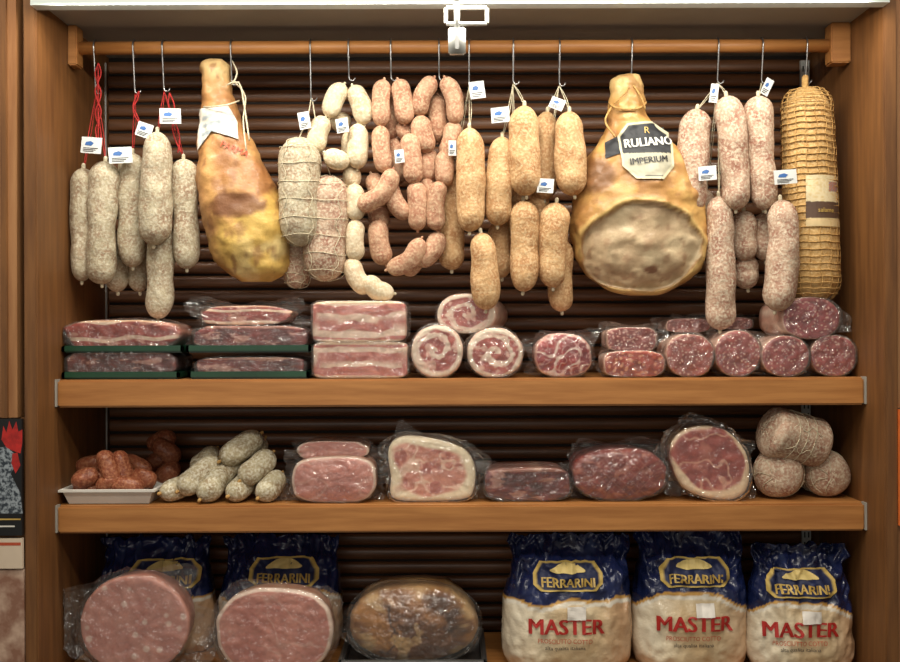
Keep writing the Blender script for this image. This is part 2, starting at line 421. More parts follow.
# ---------------- hanging goods
def hook(parent,px,y=RY,bot=88):
    m=M(); pts=[]
    for i in range(9):
        a=math.radians(200-200*i/8); pts.append(W(px,47,y)+Vector((0,math.cos(a)*.0182,math.sin(a)*.0182)))
    f=W(px,47,y)
    if pts[-1].y>y: pts=pts[::-1]
    b=W(px,bot,y)
    pts.append(Vector((f.x,y-.012,W(px,62,y).z))); pts.append(Vector((f.x,y-.004,b.z+.012)))
    for i in range(5):
        a=math.pi*i/4; pts.append(Vector((f.x+.007*(1-math.cos(a)),y-.003,b.z+.006-.008*math.sin(a))))
    tube(m,pts,.0019,segs=8,rows=40,e=0,lump=0); m.build('hook',METAL,parent)
def tag(parent,px,py,w=20,h=16,y=.04,rot=0):
    w*=.95; h*=.95
    k=sc(y); C=W(px,py,y); cr,sr=math.cos(math.radians(rot)),math.sin(math.radians(rot))
    def q(x,z,yy): X=x*k;Z=z*k; return C+Vector((X*cr-Z*sr,yy+X*.25*math.sin(px),X*sr+Z*cr))
    m=M(); v=[q(x,z,yy) for yy in(0,.0012) for x,z in((-w/2,-h/2),(w/2,-h/2),(w/2,h/2),(-w/2,h/2))]
    m.add(v,[(0,1,2,3),(7,6,5,4),(0,4,5,1),(1,5,6,2),(2,6,7,3),(3,7,4,0)]); m.build('tag',TAGW,parent,False)
    m=M(); m.add([q(x,z,-.0006) for x,z in((-w*.32,0),(w*.0,-h*.04),(w*.12,h*.14),(-w*.05,h*.26),(-w*.28,h*.18))],[(0,1,2,3,4)])
    m.build('tag_logo',TAGB,parent,False)
    m=M()
    for j in range(3): m.add([q(x,z,-.0006) for x,z in((-w*.38,-h*(.20+.10*j)),(w*(.34-.1*j),-h*(.20+.10*j)),(w*(.34-.1*j),-h*(.155+.10*j)),(-w*.38,-h*(.155+.10*j)))],[(0,1,2,3)])
    m.build('tag_print',INKK,parent,False)
def bundle(name,hx,items,mat,tags=(),hb=88,strmat=None,extra_hooks=()):
    g=group(name,W(hx,100,RY)); hook(g,hx,RY,hb)
    for e in extra_hooks: hook(g,e,RY,hb)
    hs=[hx]+list(extra_hooks)
    st=M(); kn=M()
    for it in items:
        x1,y1,x2,y2,w,y=it[:6]; bend=it[6] if len(it)>6 else random.uniform(-2,2)
        mx,my=(x1+x2)/2+bend,(y1+y2)/2
        m=M(); R=w/2*sc(y)
        p=[W(x1,y1,y),W((x1+mx)/2+bend*.35,(y1+my)/2,y),W(mx,my,y),W((x2+mx)/2+bend*.35,(y2+my)/2,y),W(x2,y2,y)]
        sd=random.random()*9
        tube(m,p,R,segs=28,rows=34,lump=.08,prof=lambda t:.955+.06*math.sin(t*5+sd)+.02*math.sin(t*17+sd)); m.build('salami',mat,g)
        d=(p[0]-p[1]).normalized(); d2=(p[4]-p[3]).normalized()
        tube(kn,[p[0]-d*.004,p[0]+d*.004,p[0]+d*.012],.0045,segs=8,rows=4,lump=.2); tube(kn,[p[4]-d2*.004,p[4]+d2*.003,p[4]+d2*.009],.004,segs=8,rows=4,lump=.2)
        h=min(hs,key=lambda q:abs(q-x1)); hp=W(h,hb,RY)
        if y1<200:
            cord(st,[p[0],p[0].lerp(hp,.5)+Vector((0,-.004,0)),hp],.0011)
            cord(st,[p[0]+Vector((.002,0,0)),p[0].lerp(hp,.5)+Vector((.005,-.002,0)),hp],.0009)
    kn.build('tied_ends',STRW,g)
    if st.v: st.build('strings',strmat or STRW,g)
    for t in tags: tag(g,*t)
    return g
bundle('hanging_salami_bundle',136,[(84,167,82,280,24,.088),(106,160,102,283,31,.075),(133,152,133,266,28,.10),(118,235,118,291,24,.15),(140,240,140,291,22,.16)],C_WHITE,
  [(92,144,23,17,.035,-6),(121,154,23,17,.045,5),(145,129,16,15,.05,-18)],hb=92,strmat=STRR,extra_hooks=(97,))
bundle('hanging_salami_bundle',165,[(158,131,154,244,32,.055),(184,158,187,268,28,.09),(162,225,158,318,29,.10)],C_WHITE,[(171,115,21,16,.045,2)],hb=90,strmat=STRR)
g=group('red_cord',W(99,110,.07)); m=M()
for s in(-3,0,3):
    cord(m,[W(99+s*math.sin(i*1.5+s),62+i*9.5,.085+.003*math.cos(i*1.5+s)) for i in range(9)],.0017,rows=40)
m.build('cord',STRR,g)
g=group('red_cord',W(136,110,.07)); m=M()
for s in(-2,2): cord(m,[W(137+s*1.6*math.sin(i*1.5+s),90+i*8,.082) for i in range(6)],.0017,rows=30)
m.build('cord',STRR,g)
g=group('red_cord',W(172,130,.07)); m=M()
for s in(-3,3): cord(m,[W(170+i*2+s*math.sin(i*1.4+s),92+i*12,.08) for i in range(6)],.0017,rows=30)
m.build('cord',STRR,g)
def netted(m,pts,R,rings,verts,r=.0011):
    P=[Vector(q) for q in pts]
    ax=(P[-1]-P[0]); L=ax.length; t=ax.normalized(); N=(Vector((0,-1,0))-t*Vector((0,-1,0)).dot(t)).normalized(); B=t.cross(N)
    def rad(f):
        d=min(f,1-f)*L; e=R*1.15; return R*1.02*math.sqrt(max(.02,1-(1-min(1,d/e))**2))
    for i in range(rings):
        f=.06+.88*(i+.5)/rings; c=Vector(cat(pts,f)); rr=rad(f)+.0005
        cord(m,[c+(N*math.cos(a)+B*math.sin(a))*rr+t*.002*math.sin(a*3+i) for a in[2*math.pi*j/14 for j in range(15)]],r,rows=24)
    for j in range(verts):
        a=2*math.pi*(j+.5)/verts
        cord(m,[Vector(cat(pts,f))+(N*math.cos(a+.15*math.sin(f*30))+B*math.sin(a+.15*math.sin(f*30)))*(rad(f)+.0006) for f in[i/16 for i in range(17)]],r,rows=30)
g=group('hanging_netted_salami',W(312,100,RY)); hook(g,312,RY,100)
nm=M()
for (x1,y1,x2,y2,w,y) in[(300,137,302,246,42,.06),(331,175,325,281,44,.085),(300,232,297,288,28,.13)]:
    p=[W(x1,y1,y),W((x1+x2)/2-1,(y1+y2)/2,y),W(x2,y2,y)]; m=M(); tube(m,p,w/2*sc(y),segs=30,rows=34,lump=.05); m.build('salami',C_PINKW if y>.08 else C_WHITE,g)
    netted(nm,p,w/2*sc(y),6,5,.0009)
cord(nm,[W(300,137,.06),W(308,118,.08),W(312,98,.1)],.0015); cord(nm,[W(331,175,.085),W(320,140,.08),W(313,98,.1)],.0015)
nm.build('netting',STRW,g)
tag(g,305,120,12,18,.05,10)
def chain(name,hx,links,mat,w,tags=(),hb=80):
    g=group(name,W(hx,100,RY)); hook(g,hx,RY,hb)
    m=M(); st=M()
    for l in links:
        x1,y1,x2,y2=l[:4]; y=l[4] if len(l)>4 else .09; b=l[5] if len(l)>5 else random.uniform(-3,3)
        dx,dy=x2-x1,y2-y1; L=math.hypot(dx,dy); nx,ny=-dy/L,dx/L; b*=1.4
        ex=2.5; x1-=dx/L*ex;y1-=dy/L*ex;x2+=dx/L*ex;y2+=dy/L*ex
        p=[W(x1,y1,y),W((x1+x2)/2+nx*b,(y1+y2)/2+ny*b,y-.004),W(x2,y2,y)]
        tube(m,p,(w+random.uniform(-1.2,1))/2*sc(y),segs=18,rows=14,lump=.10)
        for q,e_ in((p[0],p[1]),(p[2],p[1])):
            d=(q-e_).normalized(); tube(st,[q-d*.003,q+d*.002,q+d*.006],.0032,segs=8,rows=3,lump=.1)
    m.build('links',mat,g); st.build('twists',STRW if mat is C_DWHITE else mat,g)
    for t in tags: tag(g,*t)
chain('sausage_link_chain',350,[(344,86,331,115,.08,2),(354,88,364,122,.08,-2),(326,119,319,150,.075,3),(359,126,358,166,.08,0),(328,153,348,160,.065,2),(352,132,350,165,.12,0),(353,168,352,186,.1,0),(355,186,356,218,.08,0),(357,222,357,258,.08,2),(352,260,368,290,.08,3),(368,278,392,292,.07,4),(335,122,348,126,.12)],C_DWHITE,20,[(343,125,13,15,.045,8)])
chain('sausage_link_chain',392,[(385,82,383,124,.08,2),(399,82,405,122,.08,-2),(382,128,387,170,.08,2),(409,136,414,182,.07,-1),(404,124,408,136,.11,0),(392,171,360,205,.06,-6),(390,182,408,216,.08,3),(417,184,418,228,.075,0),(380,222,386,262,.09,3),(389,268,420,240,.07,6),(380,203,384,228,.12),(372,176,378,206,.11),(396,140,398,182,.13),(396,98,392,138,.13)],C_DPINK,19.5,[(400,156,10,14,.05,5)])
chain('sausage_link_chain',440,[(434,80,420,114,.08,3),(446,80,455,122,.08,-3),(438,98,438,140,.11,0),(422,118,430,150,.08,2),(428,150,429,180,.1,0),(454,124,444,156,.09,-2),(445,153,446,184,.08,0),(427,180,428,210,.1,0),(441,184,438,228,.075,3),(418,262,438,234,.085,4),(404,270,418,256,.1,2)],C_DPINK,19.5,[(453,148,8,16,.05,0)])
bundle('hanging_salami_bundle',470,[(470,128,470,232,29,.055,1),(452,172,452,270,26,.12),(481,233,486,310,28,.055)],C_TAN,[(478,90,16,18,.05,8)],hb=86)
bundle('hanging_salami_bundle',514,[(503,137,498,226,28,.07),(525,106,527,196,32,.05),(501,222,502,278,26,.13),(524,201,523,292,31,.07),(512,180,513,240,24,.14)],C_TAN,[(501,115,19,16,.045,3)],hb=84)
bundle('hanging_salami_bundle',560,[(548,112,545,200,25,.12),(570,112,575,196,31,.06),(557,203,553,288,30,.07,-2),(562,240,562,312,27,.12),(541,190,541,240,22,.14)],C_TAN,[(546,186,17,15,.035,-5),(558,104,15,12,.06,-25)],hb=86)
bundle('hanging_salami_bundle',718,[(698,110,695,214,30,.08,-3),(727,97,736,211,31,.06,3),(719,197,720,331,29,.075),(744,212,746,262,28,.11),(748,255,748,290,26,.13),(706,190,700,222,22,.14)],C_PINKW,[(708,174,18,15,.035,3),(715,94,8,20,.07,-8)],hb=84)
bundle('hanging_salami_bundle',762,[(759,97,766,211,29,.06,-1),(781,201,775,312,32,.035,5),(764,214,766,262,28,.12)],C_PINKW,[(786,178,25,15,.004,5),(768,88,9,18,.07,-25)],hb=84)
YI=.09
g=group('large_netted_salami',W(808,100,RY)); hook(g,806,RY,84)
p=[W(807,88,YI),W(810,190,YI),W(813,305,YI)]
PR=lambda f:.9+.12*math.sin(min(1,f*1.6)*1.57)
m=M(); tube(m,p,25.5*sc(YI),segs=40,rows=50,lump=.02,prof=PR); m.build('salami',C_GOLD,g)
bv=BVHTree.FromPolygons([tuple(q) for q in m.v],m.f)
nm=M()
def rI(f):
    d=min(f,1-f)*.5; R=25.5*sc(YI)*PR(f); return R*1.025*math.sqrt(max(.05,1-(1-min(1,d/(R*1.15)))**2))
for j in range(16):
    a=2*math.pi*j/16
    cord(nm,[Vector(cat(p,f))+Vector((math.sin(a+.05*math.sin(f*60))*rI(f),-math.cos(a)*rI(f),0)) for f in[.03+.94*i/32 for i in range(33)]],.0011,segs=5,rows=50)
for i in range(34):
    f=.04+.92*i/34; c=Vector(cat(p,f)); r=rI(f)+.0006
    cord(nm,[c+Vector((math.sin(a)*r,-math.cos(a)*r,.0012*math.sin(a*8))) for a in[2*math.pi*q/24 for q in range(25)]],.0014,segs=5,rows=40)
nm.build('netting',STRB,g)
tube(mm:=M(),[W(806,92,YI),W(806,84,YI+.005),W(806,76,.10)],.008,segs=12,rows=5,lump=.2); mm.build('tied_neck',STRB,g)
def lc(px,py,f):
    if 186<py<196 and 820<px<832: return (170,110,70) if (int(px)+int(py))%3 else (120,130,150)
    if py<206: return mix((216,202,166),(200,170,112),abs(nz(px*.3,py*.3)))
    if py<222: return (84,62,48)
    return (206,182,136)
patch('label',[(798,180),(834,180),(835,230),(798,230)],YI,lc,bv,off=.004,poly=True,parent=g,rings=30,segs=160)
text('salame',817,214,4.5,YI,INKG,bv,off=.006,parent=g)
# ---------------- prosciutto hams
def tx(x,y,s=.04,z=0): return fr(x*s,y*s,z,4)
secsB=[(59,205,226,.016),(64,201,230,.026),(76,203,232,.030),(98,204,236,.032),(118,202,242,.040),(140,200,252,.050),(165,198,266,.062),(190,199,279,.072),(215,203,288,.080),(238,209,291,.080),(258,216,290,.068),(273,228,284,.048),(281,240,272,.024)]
def colB(px,py,u,f,s):
    c=(192,146,88)
    c=mix(c,(154,104,60),.35+1.1*tx(px,py,.03,s))
    c=mix(c,(210,180,126),sst(105,60,py)*.9)
    d=(px-245)*.5+(py-213)*.8+8*tx(px,py,.05,2)
    c=mix(c,(208,172,92),sst(-6,10,d))
    c=mix(c,(224,200,140),.8*sst(16,46,d)*sst(-.2,.4,tx(px,py,.05,9)))
    e=((px-242)/30)**2+((py-208)/12)**2+.5*tx(px,py,.08,4); c=mix(c,(106,64,40),.75*sst(1.1,.6,e)*(1 if f>0 else 0))
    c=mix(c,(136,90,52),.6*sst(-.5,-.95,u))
    c=mix(c,(122,80,50),.5*sst(.2,.6,tx(px,py*.5,.09,21)))
    return c
g=group('prosciutto_ham',W(235,100,RY)); hook(g,233,RY,84)
ob,bvB=loft('ham',secsB,.10,colB,amp=.008,parent=g)
m=M(); cord(m,[W(228,84,.06),W(240,82,.06),W(245,105,.05),W(250,140,.045)],.002); cord(m,[W(234,80,.09),W(246,95,.06),W(244,120,.05),W(247,150,.04)],.0018)
cord(m,[W(203,106,.09),W(212,106,.05),W(228,104,.045),W(240,100,.08)],.002); cord(m,[W(233,60,.1),W(238,72,.08),W(233,84,.07)],.002); m.build('rope',STRW,g)
def lb(px,py,f):
    c=(216,210,198)
    if (int((py+px*.2)/4)%2==0 and 116<py<146 and 206<px<238): c=mix(c,(110,130,146),.55)
    return c
patch('label',[(201,110),(232,108),(241,124),(243,142),(216,134),(201,152)],.1,lb,bvB,off=.005,poly=True,parent=g,rings=24,segs=140)
text('PARMA',240,152,7,.1,INKRF,bvB,off=.003,rot=-22,sx=.9,parent=g)
secsG=[(76,619,640,.016),(82,612,644,.026),(96,611,645,.030),(112,610,647,.032),(128,606,656,.040),(145,597,672,.058),(165,586,688,.076),(188,577,698,.090),(212,572,704,.098),(238,573,706,.096),(260,578,702,.086),(278,590,692,.066),(291,610,672,.038),(296,628,656,.018)]
def faceG(px,py): return ((px-637)/61)**2+((py-250)/40)**2+.28*nz(px*.022,py*.03,5)-.12*math.sin((px-610)*.05)*sst(250,215,py)
def colG(px,py,u,f,s):
    c=mix((200,158,92),(158,110,58),.4+.9*tx(px,py,.03,s))
    c=mix(c,(214,186,130),sst(110,80,py)*.7)
    if f>0:
        c=mix(c,(108,70,40),.8*sst(1.2,.4,((px-592)/20)**2+((py-180)/20)**2))
        c=mix(c,(136,90,50),.5*sst(.1,.5,tx(px,py,.05,31)))
        e=faceG(px,py)+.12*tx(px,py,.05,3)
        c=mix(c,(212,178,112),sst(1.35,1.1,e))
        c=mix(c,(148,108,68),.8*sst(1.08,1.0,e))
        c=mix(c,mix((204,180,144),(172,146,114),.5+.9*tx(px,py,.06,7)),sst(1.0,.93,e))
        c=mix(c,(214,196,160),.6*sst(.1,.5,tx(px,py,.03,11))*sst(1,.9,e))
        c=mix(c,(146,110,82),.5*sst(.2,.5,tx(px,py,.11,17))*sst(1,.9,e))
        c=mix(c,(110,70,50),.8*sst(1.2,.6,((px-646)/7)**2+((py-272)/4)**2))
    else: c=(186,140,80)
    return c
def exG(px,py,u,f):
    if f<=0: return Vector((0,0,0))
    e=faceG(px,py); return Vector((0,.010*sst(1.05,.85,e)-.006*sst(1.4,1.15,e)*sst(.95,1.05,e)+.005*tx(px,py,.05,40),0))
g=group('prosciutto_ham',W(632,100,RY)); hook(g,632,RY,82)
ob,bvG=loft('ham',secsG,.11,colG,amp=.008,parent=g,extra=exG,segs=120,rows=130)
m=M(); cord(m,[W(610,104,.1),W(616,108,.07),W(630,110,.065),W(642,108,.07),W(647,103,.1)],.0025); cord(m,[W(612,108,.08),W(606,122,.06),W(616,138,.05)],.0022)
cord(m,[W(632,84,.1),W(627,92,.07),W(615,104,.07)],.002); cord(m,[W(633,84,.09),W(642,98,.07),W(646,110,.07)],.002); m.build('rope',STRB,g)
def lG(px,py,f):
    if f>.9: return (196,190,160)
    v=(py-155)/31
    if v<.12: return (32,34,38)
    return (166,162,142) if v<.88 else (40,40,44)
oc=[(624,128),(654,124),(669,134),(668,172),(656,186),(630,185),(617,172),(615,140)]
patch('band',[(603,146),(628,134),(664,128),(664,144),(632,154),(602,163)],.11,lambda a,b,f:(34,36,40),bvG,off=.003,poly=True,parent=g,rings=20)
patch('label',oc,.11,lG,bvG,off=.005,poly=True,parent=g,rings=30,segs=200)
text('RULIANO',644,147,9,.11,INKW,bvG,off=.0075,rot=5,sx=.90,parent=g,bold=.35)
text('IMPERIUM',643,166,6.5,.11,INKK,bvG,off=.0075,rot=5,parent=g,sx=.95,bold=.2)
text('R',643,135,7,.11,INKG,bvG,off=.0075,parent=g)
# ---------------- colour functions for cut meats
def c_speck(u,v,f,part,s,w,h):
    x,y=u*w,v*h
    if part=='side': return mix((172,104,80),(210,166,136),.5+nz(x*.1,y*.1,s))
    c=mix((168,74,62),(126,46,42),.5+.8*tx(x,y*1.6,.06,s))
    b=math.sin(v*5.2+1.8*nz(x*.03,s,1)+s)
    c=mix(c,(226,200,174),sst(.66,.92,b))
    c=mix(c,(214,172,150),.7*sst(.22,.45,tx(x,y*2.4,.05,s+3)))
    if v<-.72 or v>.86: c=mix(c,(204,166,128),.7)
    return c
def c_dark(u,v,f,part,s,w,h):
    x,y=u*w,v*h; c=mix((130,50,46),(82,28,29),.5+1.1*tx(x,y*1.4,.07,s)); c=mix(c,(208,162,142),.75*sst(.25,.42,tx(x,y*2.6,.05,s+3)))
    if v>.75: c=mix(c,(206,164,134),.5)
    return c
def c_bacon(u,v,f,part,s,w,h):
    x,y=u*w,v*h
    wv=v+.20*nz(x*.035+s,1.5)+.07*nz(x*.10+s,y*.1)
    q=math.sin(wv*8.0+s)
    c=mix((208,136,120),(178,94,84),.5+tx(x,y*1.8,.06,s))
    c=mix(c,(234,206,184),sst(.05,.5,q+.45*tx(x,y*2.5,.05,s+5)))
    if v>.86 or v<-.88: c=(226,196,164)
    if part=='side': c=mix(c,(222,182,152),.5)
    return c
def c_roll(u,v,f,part,s,w,h):
    x,y=u*w,v*h
    if part=='side': return mix((228,208,186),(202,156,136),.5+nz(x*.1,y*.1,f*40))
    r=math.hypot(u,v); t=math.atan2(v,u)/(2*math.pi)
    q=(r*1.7-t+.34*nz(x*.07+s,y*.07,s)+.10*nz(x*.3,y*.3)+.37*s)%1.0
    c=mix((190,100,90),(152,68,62),.5+tx(x,y,.1,s))
    c=mix(c,(238,216,196),sst(.52,.64,q)*sst(1.0,.9,q)); c=mix(c,(232,196,178),.8*sst(.15,.38,tx(x,y,.12,s+3)))
    c=mix(c,(236,218,196),sst(.78,.86,r+.10*nz(u*2,v*2,s)))
    return mix(c,(206,146,122),.5*sst(.95,.99,r))
def c_coppa(u,v,f,part,s,w,h):
    x,y=u*w,v*h
    if part=='side': return mix((186,108,96),(218,180,162),.5+nz(x*.1,y*.1,f*40))
    c=mix((172,50,50),(124,30,36),.5+tx(x,y,.07,s))
    a=abs(nz(x*.06+s,y*.06))+.10*nz(x*.2,y*.2); c=mix(c,(238,214,200),sst(.11,.05,a)); a=abs(nz(x*.13+s,y*.13,7)); c=mix(c,(228,190,178),.8*sst(.08,.02,a))
    if f>.93: c=mix(c,(218,176,156),.8)
    return c
def spk(x,y,s,sz=3.2,th=.34):
    d,_=noise.voronoi(Vector((x/sz+s,y/sz,s))); return sst(th,th-.12,d[0])
def c_salami(base=(186,96,92),fat=(228,196,178),sz=3.2,th=.36):
    base=tuple(b*.95 for b in base)
    def fn(u,v,f,part,s,w,h):
        x,y=u*w,v*h
        if part=='side' or f>.965: return mix((202,152,132),(228,200,180),.5+nz(x*.2,y*.2,f*60))
        c=mix(base,tuple(b*.82 for b in base),.5+tx(x,y,.08,s)); return mix(c,fat,.85*spk(x,y,s,sz,th))
    return fn
def c_mort(u,v,f,part,s,w,h):
    x,y=u*w,v*h
    if part=='side' or f>.975: return (204,138,118)
    c=mix((216,158,144),(204,142,130),.5+tx(x,y,.04,s)); c=mix(c,(242,216,202),.9*spk(x,y,s,14,.30)); c=mix(c,(242,216,202),.75*spk(x,y,s+3,8,.16)); return mix(c,(176,116,104),.7*spk(x,y,s+9,17,.08))
def c_cotto(u,v,f,part,s,w,h):
    x,y=u*w,v*h
    if part=='side': return mix((218,168,138),(196,134,104),.5+nz(x*.1,y*.1,f*30))
    c=mix((224,158,142),(204,132,118),.5+tx(x,y,.03,s)); a=abs(nz(x*.022+s,y*.03)+.12*nz(x*.08,y*.08,s)); c=mix(c,(234,196,182),.5*sst(.04,.005,a))
    c=mix(c,(194,120,108),.45*sst(.2,.5,tx(x,y,.02,s+6)))
    if f>.92: c=mix(c,(240,220,200),.85)
    return c
def c_roast(u,v,f,part,s,w,h):
    x,y=u*w,v*h
    t=fr(x*.028+s,y*.034,2,4); t2=nz(x*.018+t*.6,y*.02,s)
    c=mix((190,132,70),(116,66,30),.45+1.4*t)
    c=mix(c,(66,34,18),.85*sst(.12,.0,abs(t2+.08*t))*sst(.98,.8,f)); c=mix(c,(92,50,26),.7*sst(.15,.4,t2))
    c=mix(c,(226,190,136),.8*sst(.25,.5,tx(x,y,.045,s+8)))
    c=mix(c,(208,168,114),.5*sst(.88,.98,f))
    return c
def c_bres(u,v,f,part,s,w,h):
    x,y=u*w,v*h; c=mix((160,68,56),(122,44,40),.5+.9*tx(x,y,.06,s)); c=mix(c,(204,138,114),.6*sst(.2,.45,tx(x,y,.12,s+2)))
    g_=max(abs(math.sin((x+y)*.33)),abs(math.sin((x-y)*.33))); c=mix(c,(204,154,130),.35*sst(.95,1,g_))
    return c
def c_prosc(u,v,f,part,s,w,h):
    x,y=u*w,v*h
    if part=='side': return mix((206,168,126),(176,120,80),.5+nz(x*.08,y*.08,f*30))
    c=mix((164,78,68),(124,50,46),.5+.9*tx(x,y,.045,s)); a=abs(nz(x*.03+s,y*.035)+.25*nz(x*.1,y*.1)); c=mix(c,(222,180,154),.7*sst(.08,.02,a))
    c=mix(c,(204,138,118),.5*sst(.1,.5,tx(x,y,.06,s+7)))
    e=.80+.12*(v-.2*u); return mix(c,(230,202,166),sst(e,e+.1,f+.16*nz(u*2,v*2,s)))
def c_hamfat(u,v,f,part,s,w,h):
    x,y=u*w,v*h
    if part=='side': return (222,196,162)
    c=mix((214,150,130),(192,120,102),.5+tx(x,y,.04,s)); a=abs(nz(x*.04+s,y*.06)+.25*nz(x*.12,y*.12)); c=mix(c,(236,202,178),.8*sst(.11,.03,a)); c=mix(c,(156,78,70),.7*sst(.15,.45,tx(x,y,.07,s+4)))
    return mix(c,(236,218,186),sst(.70,.84,f+.3*nz(u*1.5,v*1.5,s)))
# ---------------- shelf goods
zp=lambda py,y:W(0,py,y).z
def pack(name,cx,cy,w,h,yf,dep,fn,n=4,rest=None,tray=False,ear=.2,fl=True,rot=0,**kw):
    g=group(name,W(cx,cy,yf+dep/2))
    r=None if rest is None else rest+(.006 if tray else .001)
    if tray:
        z=rest
        x0,x1=max(XL+.002,W(cx-w/2-7,0,yf).x),W(cx+w/2+6,0,yf).x
        m=M(); boxm(m,x0+.006,x1-.006,yf-.004,yf+dep+.01,z+.0005,z+.005)
        for (a,b,c,d) in((x0,x1,yf-.014,yf-.004),(x0,x1,yf+dep+.004,yf+dep+.014),(x0,x0+.009,yf-.014,yf+dep+.014),(x1-.009,x1,yf-.014,yf+dep+.014)):
            boxm(m,a,b,c,d,z+.003,z+.017,.002)
        m.build('tray',GREEN,g,False)
    ob=piece('meat',cx,cy,w,h,yf,dep,fn,n=n,rest=r,rot=rot,parent=g,**kw)
    if fl: film(cx,cy,w,h,yf,dep,ear=ear,parent=g,rest=(rest if rest is not None else W(0,cy+h/2,yf).z-.004),n=n,dz=ob['dz'],pts=kw.get('pts'),bulge=kw.get('bulge',0))
    return g
pack('cured_meat_pack',121,366,108,25,.045,.19,c_dark,rest=SH1,tray=True,wob=.08,segs=180,rings=36)
pack('cured_meat_pack',122,335,114,30,.045,.19,c_speck,wob=.1,rest=zp(352,.04),tray=True,segs=180,n=3,rings=36)
pack('cured_meat_pack',250,367,108,19,.045,.19,c_dark,rest=SH1,tray=True,wob=.08,segs=180,rings=36)
pack('cured_meat_pack',250,338,112,24,.045,.19,c_dark,wob=.08,rest=zp(352,.045),tray=True,segs=180,rings=36)
pack('cured_meat_pack',245,314,88,19,.06,.16,c_speck,wob=.1,rest=zp(325,.05),ear=.7,segs=160,n=3,rings=36)
pack('bacon_slab',360,362,94,36,.035,.18,c_bacon,n=9,wob=.01,rest=SH1,ear=.03,segs=200,edge=.1,rings=40)
pack('bacon_slab',359,320,93,41,.035,.18,c_bacon,n=9,wob=.012,rest=zp(342.5,.035),ear=.04,segs=200,edge=.1,rings=40)
pack('pancetta_roll',437,354,52,53,.04,.16,c_roll,n=2.1,wob=.04,rest=SH1,ear=.05,rings=34,segs=120)
pack('pancetta_roll',495,355,56,50,.035,.16,c_roll,n=2.1,wob=.04,rest=SH1,ear=.12,rings=34,segs=120)
pack('pancetta_roll',466,315,60,40,.10,.16,c_roll,n=2.1,wob=.05,rest=zp(334,.10),ear=.1,rings=34,yaw=.25)
pack('coppa_half',563,356,57,44,.045,.13,c_coppa,n=2.4,wob=.05,rest=SH1,ear=.7,rings=34,bulge=.006)
pack('salami_slice_pack',634,366,60,26,.035,.12,c_salami((186,74,54),(232,172,136),4.5,.42),n=3.5,rest=SH1,ear=.15,rings=34)
pack('salami_slice_pack',632,341,50,24,.05,.12,c_salami((158,70,64),(232,190,174),3,.4),n=3.5,rest=zp(353,.045),ear=.5)
pack('salami_half',690,356,47,43,.04,.13,c_salami((186,98,88)),n=2.3,rest=SH1,ear=.5,rings=34)
pack('salami_half',738,355,46,46,.045,.13,c_salami((180,92,88)),n=2.1,wob=.02,rest=SH1,ear=.45,rings=34)
pack('salami_half',786,357,48,41,.035,.13,c_salami((176,86,84)),n=2.1,wob=.03,rest=SH1,ear=.45,rings=34)
pack('salami_half',834,357,46,41,.045,.12,c_salami((178,90,88)),n=2.2,wob=.03,rest=SH1,ear=.4,rings=34)
pack('salami_half',812,321,58,42,.045,.12,c_salami((170,80,84)),n=2.2,wob=.03,rest=zp(341,.045),ear=.6,rings=34,yaw=-.2)
pack('salami_slice_pack',688,325,44,14,.13,.12,c_salami((150,70,64),(214,170,160)),n=3,rest=zp(334,.13),ear=.8)
pack('salami_slice_pack',738,325,30,12,.18,.10,c_salami((150,70,64),(214,170,160)),n=3,rest=zp(331,.18),ear=.8)
g=group('sausage_tray',W(108,495,.08))
x0,x1=W(69,0,.03).x,W(148,0,.03).x; m=M()
zz=SH2+.001; y0,y1=.03,.20
b=[(x0,y0),(x1,y0),(x1,y1),(x0,y1)]; f=.012; hh=.032
tp=[(x0-f,y0-f),(x1+f,y0-f),(x1+f,y1+f),(x0-f,y1+f)]; tp2=[(x0-f-.006,y0-f-.006),(x1+f+.006,y0-f-.006),(x1+f+.006,y1+f+.006),(x0-f-.006,y1+f+.006)]
vs=[(x,y,zz) for x,y in b]+[(x,y,zz+hh) for x,y in tp]+[(x,y,zz+hh) for x,y in tp2]+[(x,y,zz+hh-.004) for x,y in tp2]
fs=[(0,1,2,3)]
for o in(0,4,8):
    for j in range(4): fs.append((o+j,o+(j+1)%4,o+4+(j+1)%4,o+4+j))
m.add(vs,fs); ob=m.build('tray',FOAM,g,False); md=ob.modifiers.new('s','SOLIDIFY'); md.thickness=.003; md.offset=0
m=M()
for (x1_,y1_,x2_,y2_,w,ya,yb_) in[(72,484,100,474,19,.045,.06),(84,472,112,486,18,.08,.06),(100,450,114,486,19,.05,.045),(116,450,126,484,18,.07,.06),(108,486,144,488,18,.045,.05),(132,474,154,484,18,.08,.06),(72,490,112,492,18,.06,.08),(122,482,152,488,20,.12,.1),(76,468,106,462,18,.14,.14),(122,460,150,474,18,.14,.12),(96,488,124,478,17,.04,.05)]:
    p=[W(x1_,y1_,ya),W((x1_+x2_)/2,(y1_+y2_)/2-3,(ya+yb_)/2-.004),W(x2_,y2_,yb_)]
    tube(m,p,w/2*sc(.06),segs=18,rows=14,lump=.14)
m.build('sausages',C_RED,g)
g=group('dark_sausage_pack',W(165,470,.24)); m=M()
for (a,b_,c,d,w,yy) in[(148,456,176,446,19,.26),(152,452,178,470,20,.23),(146,478,172,464,20,.26),(156,492,180,474,21,.23),(146,490,168,490,20,.26)]:
    tube(m,[W(a,b_,yy),W((a+c)/2,(b_+d)/2-3,yy-.005),W(c,d,yy)],w/2*sc(.2),segs=16,rows=12,lump=.12)
mn=min(q.z for q in m.v)
for q in m.v: q.z+=(SH2+.001-mn)
m.build('sausages',C_RED,g)
g=group('small_salami_pile',W(220,475,.12))
